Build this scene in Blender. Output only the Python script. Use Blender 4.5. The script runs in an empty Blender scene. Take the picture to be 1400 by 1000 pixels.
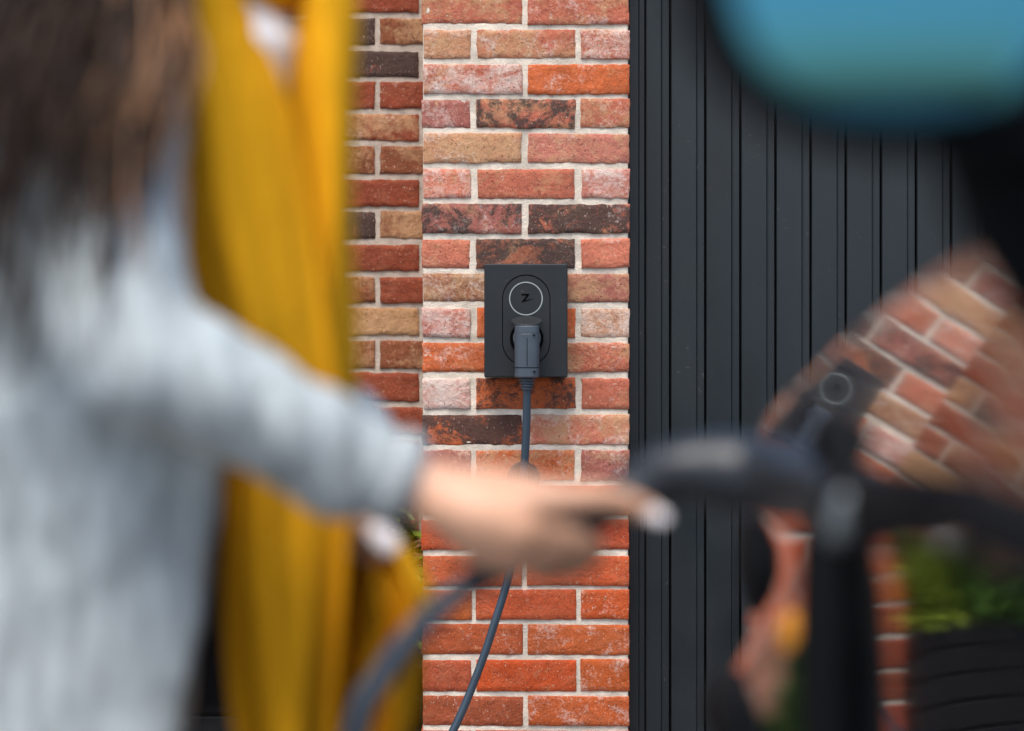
import bpy, bmesh, math, random
from mathutils import Vector, Matrix, noise
R = math.radians
rnd = random.Random(7)
S = bpy.context.scene
COL = S.collection

# ------------------------------------------------------------------ camera, sky, sun, exposure
CAMZ, F = 1.08, 3313.0            # camera height, focal length in photo pixels (1400 wide)
cam = bpy.data.objects.new('camera', bpy.data.cameras.new('camera'))
COL.objects.link(cam); S.camera = cam
cam.location = (0, 0, CAMZ); cam.rotation_euler = (R(90), 0, 0)
cd = cam.data
cd.sensor_width = 36; cd.lens = 85.2
cd.shift_y = -78.0/1400
cd.clip_start = .05; cd.clip_end = 2000
cd.dof.use_dof = True; cd.dof.focus_distance = 5.16; cd.dof.aperture_fstop = 2.5
SUN_EL, SUN_ROT = R(63), R(197)
w = bpy.data.worlds.new('World'); S.world = w; w.use_nodes = True
nt = w.node_tree
sky = nt.nodes.new('ShaderNodeTexSky'); sky.sky_type = 'NISHITA'; sky.sun_disc = False
sky.sun_elevation = SUN_EL; sky.sun_rotation = SUN_ROT
sky.air_density = 1.0; sky.dust_density = 2.5; sky.ozone_density = 1.0
nt.links.new(sky.outputs[0], nt.nodes['Background'].inputs[0])
nt.nodes['Background'].inputs[1].default_value = .11
sl = bpy.data.lights.new('sun', 'SUN'); sl.energy = 1.5; sl.angle = R(28); sl.color = (1, .95, .88)
so = bpy.data.objects.new('sun', sl); COL.objects.link(so)
ts = Vector((math.sin(SUN_ROT)*math.cos(SUN_EL), math.cos(SUN_ROT)*math.cos(SUN_EL), math.sin(SUN_EL)))
so.rotation_euler = (-ts).to_track_quat('-Z', 'Y').to_euler()
S.view_settings.view_transform = 'Standard'; S.view_settings.look = 'None'
S.view_settings.gamma = 1; S.view_settings.use_curve_mapping = False
S.view_settings.exposure = 1.2
S.render.engine = 'CYCLES'
S.cycles.max_bounces = 8

# ------------------------------------------------------------------ helpers
def at(px, py, d):
    """a point the photograph shows at pixel (px,py), d metres ahead of the camera"""
    return Vector(((px-700)/F*d, d, CAMZ-(py-422)/F*d))

def s2l(c):
    return tuple(((v/255)/12.92 if v <= 10 else (((v/255)+.055)/1.055)**2.4) for v in c)

class NT:
    def __init__(s, name):
        s.m = bpy.data.materials.new(name); s.m.use_nodes = True
        s.t = s.m.node_tree; s.b = s.t.nodes['Principled BSDF']
    def n(s, typ, **kw):
        o = s.t.nodes.new(typ)
        for k, v in kw.items():
            if k.startswith('i_'):
                kk = k[2:]
                kk = int(kk) if kk.isdigit() else kk.replace('_', ' ')
                o.inputs[kk].default_value = v
            else: setattr(o, k, v)
        return o
    def l(s, a, b): s.t.links.new(a, b)

def plain(name, col, rough=.5, metal=0, var=.12, scale=20, bump=0, bscale=200, stretch=(1,1,1), spec=.5, coat=0, sheen=0, dust=0):
    q = NT(name); b = q.b
    b.inputs['Roughness'].default_value = rough; b.inputs['Metallic'].default_value = metal
    b.inputs['Specular IOR Level'].default_value = spec
    b.inputs['Coat Weight'].default_value = coat; b.inputs['Coat Roughness'].default_value = .03
    if sheen:
        b.inputs['Sheen Weight'].default_value = sheen; b.inputs['Sheen Roughness'].default_value = .5
    tc = q.n('ShaderNodeTexCoord'); mp = q.n('ShaderNodeMapping'); mp.inputs['Scale'].default_value = stretch
    oi = q.n('ShaderNodeObjectInfo'); of = q.n('ShaderNodeMath', operation='MULTIPLY', i_1=41.0); q.l(oi.outputs['Random'], of.inputs[0])
    ov = q.n('ShaderNodeVectorMath', operation='ADD'); q.l(tc.outputs['Object'], ov.inputs[0]); q.l(of.outputs[0], ov.inputs[1])
    q.l(ov.outputs[0], mp.inputs['Vector'])
    no = q.n('ShaderNodeTexNoise', i_Scale=scale, i_Detail=6.0, i_Roughness=.6)
    q.l(mp.outputs[0], no.inputs['Vector'])
    mr = q.n('ShaderNodeMapRange'); mr.inputs['From Min'].default_value = .3; mr.inputs['From Max'].default_value = .7
    mr.inputs['To Min'].default_value = 1-var; mr.inputs['To Max'].default_value = 1+var
    q.l(no.outputs['Fac'], mr.inputs['Value'])
    mx = q.n('ShaderNodeVectorMath', operation='SCALE'); mx.inputs[0].default_value = col[:3]
    q.l(mr.outputs[0], mx.inputs['Scale']); q.l(mx.outputs[0], b.inputs['Base Color'])
    if dust:
        dn = q.n('ShaderNodeTexNoise', i_Scale=95.0, i_Detail=3.0, i_Roughness=.55); q.l(ov.outputs[0], dn.inputs['Vector'])
        d2 = q.n('ShaderNodeTexNoise', i_Scale=6.0, i_Detail=5.0); q.l(ov.outputs[0], d2.inputs['Vector'])
        am = q.n('ShaderNodeMath', operation='MULTIPLY_ADD', i_1=.35); q.l(d2.outputs['Fac'], am.inputs[0]); q.l(dn.outputs['Fac'], am.inputs[2])
        dr = q.n('ShaderNodeMapRange'); dr.inputs['From Min'].default_value = .88; dr.inputs['From Max'].default_value = .94; dr.inputs['To Max'].default_value = dust
        q.l(am.outputs[0], dr.inputs['Value'])
        dm = q.n('ShaderNodeMix', data_type='RGBA'); dm.inputs[7].default_value = (.16, .15, .13, 1); q.l(dr.outputs[0], dm.inputs[0]); q.l(mx.outputs[0], dm.inputs[6])
        q.l(dm.outputs[2], b.inputs['Base Color'])
        rr_ = q.n('ShaderNodeMapRange'); rr_.inputs['From Min'].default_value = .3; rr_.inputs['From Max'].default_value = .7; rr_.inputs['To Min'].default_value = rough-.06; rr_.inputs['To Max'].default_value = rough+.12
        q.l(d2.outputs['Fac'], rr_.inputs['Value']); q.l(rr_.outputs[0], b.inputs['Roughness'])
    if bump:
        n2 = q.n('ShaderNodeTexNoise', i_Scale=bscale, i_Detail=4.0); q.l(mp.outputs[0], n2.inputs['Vector'])
        bp = q.n('ShaderNodeBump', i_Strength=bump, i_Distance=.003)
        q.l(n2.outputs['Fac'], bp.inputs['Height']); q.l(bp.outputs[0], b.inputs['Normal'])
    return q.m

def link(name, me, mat=None, parent=None, loc=None, smooth=False):
    o = bpy.data.objects.new(name, me); COL.objects.link(o)
    if mat is not None and hasattr(me, 'materials') and not me.materials: me.materials.append(mat)
    if parent is not None: o.parent = parent
    if loc is not None: o.location = loc
    if smooth and me.polygons: me.polygons.foreach_set('use_smooth', [True]*len(me.polygons))
    return o

def tag(o, label=None, cat=None, group=None, kind=None):
    for k, v in (('label', label), ('category', cat), ('group', group), ('kind', kind)):
        if v: o[k] = v
    return o

def thing(name, label, cat, loc=(0, 0, 0), group=None):
    o = bpy.data.objects.new(name, None); COL.objects.link(o); o.location = loc
    o.empty_display_size = .1
    return tag(o, label, cat, group)

class MB:
    """collects shapes in world coordinates and builds them as one mesh object"""
    def __init__(s): s.v = []; s.f = []
    def add(s, vs, fs):
        k = len(s.v); s.v += [tuple(p) for p in vs]; s.f += [tuple(i+k for i in f) for f in fs]; return s
    def box(s, lo, hi):
        x0, y0, z0 = lo; x1, y1, z1 = hi
        return s.add([(x0,y0,z0),(x1,y0,z0),(x1,y1,z0),(x0,y1,z0),(x0,y0,z1),(x1,y0,z1),(x1,y1,z1),(x0,y1,z1)],
              [(0,3,2,1),(4,5,6,7),(0,1,5,4),(1,2,6,5),(2,3,7,6),(3,0,4,7)])
    def rings(s, rings, caps=True, closed=True):
        n = len(rings[0]); vs = [p for r in rings for p in r]; fs = []
        for i in range(len(rings)-1):
            for j in range(n if closed else n-1):
                a = i*n+j; b = i*n+(j+1) % n
                fs.append((a, b, b+n, a+n))
        if caps: fs += [tuple(range(n-1, -1, -1)), tuple((len(rings)-1)*n+j for j in range(n))]
        return s.add(vs, fs)
    def tube(s, pts, rad, n=12, caps=True, round_end=False, squash=None):
        pts = [Vector(p) for p in pts]
        rad = [rad]*len(pts) if not hasattr(rad, '__len__') else list(rad)
        if round_end:
            d0 = (pts[0]-pts[1]).normalized(); d1 = (pts[-1]-pts[-2]).normalized()
            r0, r1 = rad[0], rad[-1]
            pre = [(pts[0]+d0*r0*math.sin(a), r0*math.cos(a)) for a in (R(85), R(60), R(30))]
            post = [(pts[-1]+d1*r1*math.sin(a), r1*math.cos(a)) for a in (R(30), R(60), R(85))]
            pts = [p for p, _ in pre]+pts+[p for p, _ in post]; rad = [r for _, r in pre]+rad+[r for _, r in post]
        rs = []; up = None
        for i, p in enumerate(pts):
            t = (pts[min(i+1, len(pts)-1)]-pts[max(i-1, 0)]).normalized()
            if up is None: up = Vector((0, 0, 1)) if abs(t.z) < .9 else Vector((0, 1, 0))
            sx = t.cross(up).normalized(); up = sx.cross(t).normalized()
            q = squash or (1, 1)
            rs.append([p+(sx*math.cos(a)*q[0]+up*math.sin(a)*q[1])*rad[i] for a in [2*math.pi*k/n for k in range(n)]])
        return s.rings(rs, caps)
    def ball(s, c, r, n=14, m=9):
        r = (r, r, r) if not hasattr(r, '__len__') else r
        rs = []
        for i in range(1, m):
            a = math.pi*i/m
            rs.append([(c[0]+r[0]*math.sin(a)*math.cos(b), c[1]+r[1]*math.sin(a)*math.sin(b), c[2]-r[2]*math.cos(a)) for b in [2*math.pi*k/n for k in range(n)]])
        return s.rings(rs)
    def prism(s, poly, y0, y1):
        """polygon of (x,z) extruded along y"""
        return s.rings([[(x, y0, z) for x, z in poly], [(x, y1, z) for x, z in poly]])
    def mesh(s, name):
        me = bpy.data.meshes.new(name); me.from_pydata(s.v, [], s.f); me.update()
        bm = bmesh.new(); bm.from_mesh(me); bmesh.ops.recalc_face_normals(bm, faces=bm.faces); bm.to_mesh(me); bm.free()
        return me
    def build(s, name, mat, parent=None, smooth=False, bevel=0, seg=2):
        o = link(name, s.mesh(name), mat, None, None, smooth)
        if parent is not None:
            o.parent = parent; o.matrix_parent_inverse = Matrix.Translation(-parent.location)
        if bevel:
            b = o.modifiers.new('bevel', 'BEVEL'); b.width = bevel; b.segments = seg; b.limit_method = 'ANGLE'; b.angle_limit = R(35)
        return o

def spline(pts, n=8):
    """Catmull-Rom through tuples of any length"""
    P = [tuple(p) for p in pts]; out = []
    for i in range(len(P)-1):
        a, b, c, d = P[max(i-1, 0)], P[i], P[i+1], P[min(i+2, len(P)-1)]
        for k in range(n):
            t = k/n
            out.append(tuple(.5*(2*b[j]+(c[j]-a[j])*t+(2*a[j]-5*b[j]+4*c[j]-d[j])*t*t+(3*b[j]-a[j]-3*c[j]+d[j])*t**3) for j in range(len(b))))
    out.append(P[-1]); return out

def fuse(mb, name, mat, parent, voxel, smooth=4, disp=None):
    """melt overlapping shapes into one continuous skin"""
    o = mb.build(name+'_raw', None)
    rm = o.modifiers.new('r', 'REMESH'); rm.mode = 'VOXEL'; rm.voxel_size = voxel
    sm = o.modifiers.new('s', 'SMOOTH'); sm.factor = .6; sm.iterations = smooth
    dg = bpy.context.evaluated_depsgraph_get()
    me = bpy.data.meshes.new_from_object(o.evaluated_get(dg)); me.name = name
    old = o.data; bpy.data.objects.remove(o); bpy.data.meshes.remove(old)
    me.materials.clear(); me.materials.append(mat)
    if disp:
        nrm = [v.normal.copy() for v in me.vertices]
        for v, nn in zip(me.vertices, nrm): v.co += nn*disp(v.co)
    me.polygons.foreach_set('use_smooth', [True]*len(me.polygons))
    q = bpy.data.objects.new(name, me); COL.objects.link(q); q.parent = parent
    q.matrix_parent_inverse = Matrix.Translation(-parent.location)
    return q

def superell(cx, cz, hx, hz, n=2.4, k=40):
    out = []
    for i in range(k):
        a = 2*math.pi*i/k; c, s_ = math.cos(a), math.sin(a)
        out.append((cx+hx*math.copysign(abs(c)**(2/n), c), cz+hz*math.copysign(abs(s_)**(2/n), s_)))
    return out

# ------------------------------------------------------------------ materials
def brick_material():
    q = NT('brick'); b = q.b
    b.inputs['Roughness'].default_value = .9; b.inputs['Specular IOR Level'].default_value = .25
    oi = q.n('ShaderNodeObjectInfo'); tc = q.n('ShaderNodeTexCoord')
    off = q.n('ShaderNodeMath', operation='MULTIPLY', i_1=57.0); q.l(oi.outputs['Random'], off.inputs[0])
    v = q.n('ShaderNodeVectorMath', operation='ADD'); q.l(tc.outputs['Object'], v.inputs[0]); q.l(off.outputs[0], v.inputs[1])
    def noi(sc, det=8.0, ro=.6, dist=0.0, st=None):
        o = q.n('ShaderNodeTexNoise', i_Scale=sc, i_Detail=det, i_Roughness=ro, i_Distortion=dist)
        if st:
            m_ = q.n('ShaderNodeMapping'); m_.inputs['Scale'].default_value = st
            q.l(v.outputs[0], m_.inputs['Vector']); q.l(m_.outputs[0], o.inputs['Vector'])
        else: q.l(v.outputs[0], o.inputs['Vector'])
        return o.outputs['Fac']
    def attr(nm):
        return q.n('ShaderNodeAttribute', attribute_type='OBJECT', attribute_name=nm).outputs['Fac']
    def mask(fac, amt, lo=.70, hi=.80):
        ma = q.n('ShaderNodeMath', operation='MULTIPLY_ADD', i_1=.36); q.l(amt, ma.inputs[0]); q.l(fac, ma.inputs[2])
        mr = q.n('ShaderNodeMapRange'); mr.inputs['From Min'].default_value = lo; mr.inputs['From Max'].default_value = hi
        q.l(ma.outputs[0], mr.inputs['Value']); return mr.outputs[0]
    def mix(fac, c1, c2):
        m_ = q.n('ShaderNodeMix', data_type='RGBA')
        if fac is not None: q.l(fac, m_.inputs[0])
        for s_, c in ((6, c1), (7, c2)):
            if isinstance(c, tuple): m_.inputs[s_].default_value = (*c, 1)
            else: q.l(c, m_.inputs[s_])
        return m_.outputs[2]
    def both(x, y, k=.5):
        m_ = q.n('ShaderNodeMath', operation='MULTIPLY', i_1=1-k); q.l(x, m_.inputs[0])
        m2 = q.n('ShaderNodeMath', operation='MULTIPLY_ADD', i_1=k); q.l(y, m2.inputs[0]); q.l(m_.outputs[0], m2.inputs[2]); return m2.outputs[0]
    def lim(x, k):
        m_ = q.n('ShaderNodeMath', operation='MULTIPLY', i_1=k); q.l(x, m_.inputs[0]); return m_.outputs[0]
    grain = noi(150, 6, .75); fine = noi(75, 8, .75, .2)
    tone = both(noi(16, 8, .65), grain, .45)
    mr = q.n('ShaderNodeMapRange'); mr.inputs['From Min'].default_value = .3; mr.inputs['From Max'].default_value = .7
    mr.inputs['To Min'].default_value = .60; mr.inputs['To Max'].default_value = 1.32; q.l(tone, mr.inputs['Value'])
    sc = q.n('ShaderNodeVectorMath', operation='SCALE'); q.l(oi.outputs['Color'], sc.inputs[0]); q.l(mr.outputs[0], sc.inputs['Scale'])
    c = sc.outputs[0]
    hue = noi(31, 5, .6); hm = q.n('ShaderNodeMapRange'); hm.inputs['From Min'].default_value = .5; hm.inputs['From Max'].default_value = .75; hm.inputs['To Max'].default_value = .35
    q.l(hue, hm.inputs['Value']); c = mix(hm.outputs[0], c, (.42, .17, .09))
    c = mix(lim(mask(both(noi(13, 6, .65, .5), fine, .38), attr('sand'), .60, .74), .72), c, (.50, .30, .155))
    dk = lim(mask(both(noi(14, 10, .72, .9), fine, .35), attr('dark'), .64, .72), .90); c = mix(dk, c, (.050, .038, .034))
    c = mix(lim(mask(both(noi(15, 10, .75, .7), grain, .35), attr('white'), .60, .76), .80), c, (.68, .57, .50))
    sp = noi(230, 2, .5); spm = q.n('ShaderNodeMapRange'); spm.inputs['From Min'].default_value = .66; spm.inputs['From Max'].default_value = .72
    spm.inputs['To Max'].default_value = .7
    q.l(sp, spm.inputs['Value']); c = mix(spm.outputs[0], c, (.07, .03, .02))
    sp2 = noi(190, 2, .5, 0, (1.4, 1, .9)); s2 = q.n('ShaderNodeMapRange'); s2.inputs['From Min'].default_value = .66; s2.inputs['From Max'].default_value = .72
    s2.inputs['To Max'].default_value = .6
    q.l(sp2, s2.inputs['Value']); c = mix(s2.outputs[0], c, (.60, .45, .34))
    q.l(c, b.inputs['Base Color'])
    h = noi(60, 12, .72); h2 = noi(19, 8, .65, .5)
    add = q.n('ShaderNodeMath', operation='MULTIPLY_ADD', i_1=1.4); q.l(h2, add.inputs[0]); q.l(h, add.inputs[2])
    pit = q.n('ShaderNodeMath', operation='MULTIPLY_ADD', i_1=-.5); q.l(spm.outputs[0], pit.inputs[0]); q.l(add.outputs[0], pit.inputs[2])
    bp = q.n('ShaderNodeBump', i_Strength=.8, i_Distance=.006); q.l(pit.outputs[0], bp.inputs['Height']); q.l(bp.outputs[0], b.inputs['Normal'])
    return q.m
M = {}
M['brick'] = brick_material()
M['mortar'] = plain('mortar', (.63, .55, .45), .95, var=.3, scale=22, bump=.6, bscale=260, spec=.2)
M['mortar_back'] = plain('shaded mortar', (.45, .38, .31), .95, var=.22, scale=45, bump=.6, bscale=260, spec=.2)  # darker copy of the mortar, recess shade put into its colour
M['door'] = plain('black steel cladding', (.0064, .0108, .0134), .40, var=.35, scale=5, bump=.05, bscale=500, stretch=(1, 1, .25), dust=.22)
M['drive'] = plain('driveway', (.16, .15, .145), .9, var=.3, scale=30, bump=.5, bscale=150)
M['charger'] = plain('charger plastic', (.0062, .0085, .0105), .5, var=.15, dust=.25, bump=.06, bscale=900)
M['charger_dark'] = plain('charger seam', (.002, .002, .002), .9, spec=.05)
M['ring'] = plain('ring', (.30, .33, .32), .35, metal=.2)
M['plug'] = plain('plug rubber', (.05, .066, .085), .42, var=.12, bump=.05, bscale=700)
M['cord'] = plain('cord rubber', (.030, .048, .068), .34, var=.1)
M['gun'] = plain('connector rubber', (.010, .015, .021), .42, var=.1)
M['paint'] = plain('car paint', (.006, .006, .008), .07, var=.0, spec=.9, coat=1.0)
M['trim'] = plain('car trim', (.006, .007, .008), .75, spec=.06)
M['tyre'] = plain('tyre', (.02, .02, .02), .8)
M['rim'] = plain('rim', (.35, .36, .37), .3, metal=1)
M['mirror_glass'] = plain('blue tinted mirror', (.050, .18, .26), .02, metal=1, var=0)
M['amber'] = plain('amber lens', (.95, .36, .01), .15, var=.05)
M['lens'] = plain('lamp lens', (.25, .26, .28), .08, metal=.6)
M['silver'] = plain('silver', (.12, .14, .15), .4, metal=.3)
M['skin'] = plain('skin', (.57, .315, .20), .5, var=.16, scale=24, bump=.05, bscale=300)
M['nail'] = plain('nail polish', (.80, .76, .77), .2, var=.02)
M['coat'] = plain('grey wool', (.41, .455, .46), .95, var=.38, scale=30, stretch=(2.2, 2.2, .5), bump=.6, bscale=240, spec=.05)
M['scarf'] = plain('mustard wool', (.76, .36, .012), .95, var=.14, scale=50, stretch=(3, 3, .4), bump=.7, bscale=220, spec=.05)
M['white_cloth'] = plain('white cotton', (.75, .76, .78), .9)
M['dark_cloth'] = plain('black denim', (.012, .013, .016), .9)
M['hair'] = plain('brown hair', (.032, .017, .010), .55, spec=.25, var=.5, scale=40)
M['hair_light'] = plain('lighter brown hair', (.26, .12, .045), .45, var=.4, scale=40)
M['eye'] = plain('eye', (.6, .6, .58), .15); M['iris'] = plain('iris', (.05, .03, .02), .2); M['lip'] = plain('lip', (.45, .16, .13), .4)
M['pot'] = plain('dark planter', (.004, .004, .0045), .7, var=.2, spec=.2)
M['soil'] = plain('soil', (.03, .022, .016), 1)
M['leaf'] = plain('green leaf', (.06, .14, .016), .45, var=.45, scale=9)
M['leaf_yellow'] = plain('lime leaf', (.17, .235, .018), .45, var=.3, scale=9)
M['stem'] = plain('stem', (.05, .035, .02), .8)
M['cap'] = plain('brown plastic', (.02, .013, .011), .6)

# ------------------------------------------------------------------ ground
g = MB(); g.add([(-400, -400, 0), (400, -400, 0), (400, 400, 0), (-400, 400, 0)], [(0, 1, 2, 3)])
tag(g.build('driveway', M['drive']), kind='structure')

# ------------------------------------------------------------------ brickwork
PY, WY = 5.2, 5.616                     # faces of pillar and recessed wall
PXM = F/PY
joints = [-10.0, 37.5, 84, 132, 178.6, 227, 275, 323, 371, 417.6, 465.6, 513.6, 563, 612, 660.5, 708, 756, 803.8, 850.6, 899, 948.5, 996]
zj = [CAMZ-(y-422)/PXM for y in joints]          # bed joint centres, top row first
while zj[-1] > .04: zj.append(zj[-1]-.075)
up = []
z = zj[0]
while z < 2.55: z += .075; up.append(z)
ROW0 = len(up)                                   # index of the photo's first row
zj = list(reversed(up))+zj

def brick_mesh(wd, h, dep, seed, nx=22, nz=8, rough=1.0):
    """front at y=0 facing -y, centred, arrises worn and uneven"""
    rs = random.Random(seed); o3 = Vector((rs.uniform(-90, 90), rs.uniform(-90, 90), rs.uniform(-90, 90)))
    def gn(n, e):       # grid lines with a close pair at both ends
        return [-.5, -.5+e]+[-.5+e+(1-2*e)*i/(n-2) for i in range(1, n-2)]+[.5-e, .5]
    us, vs_ = gn(nx, .0014/wd), gn(nz, .0014/h); vs = []; fs = []
    nx, nz = len(us)-1, len(vs_)-1
    tx = [rs.uniform(-.0016, .0016) for _ in range(4)]; ty = rs.uniform(-.0015, .0015)
    for j, v in enumerate(vs_):
        for i, u in enumerate(us):
            x, z_ = u*wd, v*h
            ex = min(i, nx-i); ez = min(j, nz-j)
            p = Vector((x, 0, z_))
            n1 = noise.fractal(p*28+o3, 1.0, 2.0, 4); n2 = noise.fractal(p*70+o3*1.3, 1.0, 2.0, 3)
            n3 = noise.fractal(p*150+o3, 1.0, 2.0, 2); y = min(.0009, ty + rough*(.0013*n1+.0008*n2+.0004*n3))
            if ex == 0: y += .0014+.0008*n1; x += (.0011*n1+.0010*n2+.0009*n3)*rough*1.4
            if ez == 0: y += .0014+.0008*n1; z_ += (.0011*n1+.0010*n2+.0009*n3)*rough*1.4
            z_ += (tx[0]*(u+.5)+tx[1]*(.5-u)) ; x += (tx[2]*v)
            vs.append((x, y, z_))
    st = nx+1
    for j in range(nz):
        for i in range(nx): fs.append((j*st+i, j*st+i+1, (j+1)*st+i+1, (j+1)*st+i))
    loop = [i for i in range(nx)]+[j*st+nx for j in range(nz)]+[nz*st+i for i in range(nx, 0, -1)]+[j*st for j in range(nz, 0, -1)]
    k = len(vs)
    for i in loop: vs.append((vs[i][0], dep, vs[i][2]))
    n = len(loop)
    for a in range(n): fs.append((loop[a], k+a, k+(a+1) % n, loop[(a+1) % n]))
    fs.append(tuple(k+a for a in range(n)))
    me = bpy.data.meshes.new('brick'); me.from_pydata(vs, [], fs); me.update(); me.materials.append(M['brick'])
    me.polygons.foreach_set('use_smooth', [True]*len(me.polygons))
    return me

def put_brick(parent, x0, x1, z0, z1, yf, tone, seed, rough=1.0, rotz=0, dep=.1):
    me = brick_mesh(x1-x0, z1-z0, dep, seed, rough=rough, nx=24 if x1-x0 > .15 else 14)
    o = bpy.data.objects.new('brick', me); COL.objects.link(o); o.parent = parent
    o.location = Vector(((x0+x1)/2, yf, (z0+z1)/2))-parent.location
    col, sand, white, dark = tone
    o.color = (*s2l(col), 1); o['sand'] = float(sand); o['white'] = float(white); o['dark'] = float(dark)
    return o

def mortar_sheet(parent, x0, x1, z0, z1, yf, dep, mat, step=.0055, seed=0.0):
    nx = max(2, int((x1-x0)/step)); nz = int((z1-z0)/step); vs = []; fs = []
    for j in range(nz+1):
        for i in range(nx+1):
            x = x0+(x1-x0)*i/nx; z_ = z0+(z1-z0)*j/nz
            q = Vector((x, seed, z_))
            vs.append((x, yf+.0029-.0009*noise.fractal(q*16, 1, 2, 2)-.0012*noise.noise(q*75), z_))
    st = nx+1
    for j in range(nz):
        for i in range(nx): fs.append((j*st+i, j*st+i+1, (j+1)*st+i+1, (j+1)*st+i))
    k = len(vs)
    loop = [i for i in range(nx)]+[j*st+nx for j in range(nz)]+[nz*st+i for i in range(nx, 0, -1)]+[j*st for j in range(nz, 0, -1)]
    vs += [(vs[i][0], yf+dep, vs[i][2]) for i in loop]; n = len(loop)
    for a in range(n): fs.append((loop[a], k+a, k+(a+1) % n, loop[(a+1) % n]))
    mb = MB(); mb.add(vs, fs)
    return mb.build('mortar', mat, parent, smooth=True)

RED = (180, 101, 78); SAL = (198, 116, 91); ORA = (195, 99, 56); TAN = (186, 133, 99); PNK = (186, 114, 97); MAU = (160, 96, 84); BRN = (146, 88, 66); LOW = (184, 84, 44); LOW2 = (160, 76, 44)
pil = {0: [(RED, .42, .1, 0), (RED, .3, .2, 0)], 1: [(TAN, .3, .3, 0), (RED, .48, .25, 0), (RED, .3, .5, 0)],
 2: [(RED, .3, .45, 0), (ORA, .1, .2, 0)], 3: [(MAU, .1, .3, 0), (RED, .4, .1, .50), (RED, .5, .2, .05)],
 4: [(TAN, .42, .25, 0), (PNK, .4, .15, 0)],
 5: [(SAL, .3, .36, 0), (RED, .25, .1, 0), (PNK, .2, .45, 0)],
 6: [(MAU, .3, .2, .48), (RED, .3, .1, .66)], 7: [(SAL, .2, .2, 0), (BRN, .2, .08, .56), (SAL, .2, .15, 0)],
 8: [(BRN, .5, .3, .2), (MAU, .5, .1, .15)], 9: [(PNK, .1, .5, 0), (ORA, .1, .1, 0), (TAN, .2, .5, 0)],
 10: [(ORA, .2, .16, 0), (RED, .4, .2, 0)], 11: [(PNK, .3, .62, 0), (ORA, .1, 0, .48), (RED, .2, .15, 0)],
 12: [(ORA, .1, .05, .62), (SAL, .5, .3, 0)], 13: [(MAU, .2, .2, 0), (ORA, .4, .2, 0), (MAU, .3, .2, .1)]}
pillar = thing('brick_pillar', 'sunlit mottled red brick pillar that carries the black wall charger', 'pillar', (.029, 5.25, 0))
XL, XR = (577-700)/PXM, (860.5-700)/PXM
jA, jB = [(718-700)/PXM], [(647.5-700)/PXM, (790.5-700)/PXM]
for i in range(len(zj)-1):
    r = i-ROW0
    js = jA if r % 2 == 0 else jB
    if r >= 14 : jw = .0055
    else: jw = .0068
    edges = [XL-.004]+js+[XR+.004]
    for k in range(len(edges)-1):
        if r in pil: tone = pil[r][k]
        elif r > 13:
            c = LOW if r < 18 else (LOW if k else LOW2)
            c = tuple(v+rnd.uniform(-8, 8) for v in c)
            tone = (c, .05, .24 if (r > 16 and k == len(edges)-2) else .06, 0)
        else: tone = rnd.choice(pil[rnd.choice(list(pil))][:2])
        q = lambda: rnd.uniform(-.0015, .0015)
        x0 = edges[k]+jw+q() if k else XL+(.002 if r % 3 else -.001)+q(); x1 = edges[k+1]-jw+q() if k < len(edges)-2 else XR+q()*.6
        b_ = .0052 if r > 13 else .0062
        if r < -12 and False: continue
        put_brick(pillar, x0, x1, zj[i+1]+b_+q()*.5, zj[i]-b_+q()*.5, PY+q()*.8, tone, 100+i*5+k, .5 if r > 13 else 1.0)
mortar_sheet(pillar, XL+.002, XR-.003, 0, zj[0], PY, .09, M['mortar'])
core = MB(); core.box((XL+.004, PY+.08, 0), (XR-.01, WY+.02, zj[0])); core.build('pillar_core', M['mortar'], pillar)
ret = MB()
for i in range(len(zj)-1):
    y0 = PY+.112 if i % 2 else PY+.112
    for a, b_ in (((y0, y0+.09), (y0+.1, WY-.01)) if i % 2 else ((y0, y0+.2), (y0+.21, WY-.01))):
        ret.box((XL, a, zj[i+1]+.006), (XL+.05, b_, zj[i]-.006))
ro = ret.build('brick', M['brick'], pillar, bevel=.003, seg=1); ro['kind'] = 'stuff'; ro.color = (*s2l(RED), 1); ro['sand'] = .4; ro['white'] = .1; ro['dark'] = .1

wall = thing('brick_wall', 'shaded brown red brick wall set back to the left of the pillar', 'wall', (-.9, 5.65, 0))
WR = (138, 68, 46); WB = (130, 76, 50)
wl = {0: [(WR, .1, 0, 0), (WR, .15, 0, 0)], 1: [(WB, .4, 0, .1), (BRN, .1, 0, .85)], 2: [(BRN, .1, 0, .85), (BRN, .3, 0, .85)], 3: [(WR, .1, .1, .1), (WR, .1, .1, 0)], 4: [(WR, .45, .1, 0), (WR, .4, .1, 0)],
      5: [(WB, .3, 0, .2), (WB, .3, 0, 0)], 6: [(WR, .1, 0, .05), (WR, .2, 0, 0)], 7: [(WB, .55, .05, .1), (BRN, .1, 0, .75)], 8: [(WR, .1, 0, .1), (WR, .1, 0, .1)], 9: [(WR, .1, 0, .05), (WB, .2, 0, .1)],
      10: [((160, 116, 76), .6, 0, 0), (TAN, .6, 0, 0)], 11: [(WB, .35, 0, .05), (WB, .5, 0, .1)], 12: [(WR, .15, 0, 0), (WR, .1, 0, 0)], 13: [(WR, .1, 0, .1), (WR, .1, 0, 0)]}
far = [MB(), MB(), MB()]
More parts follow.
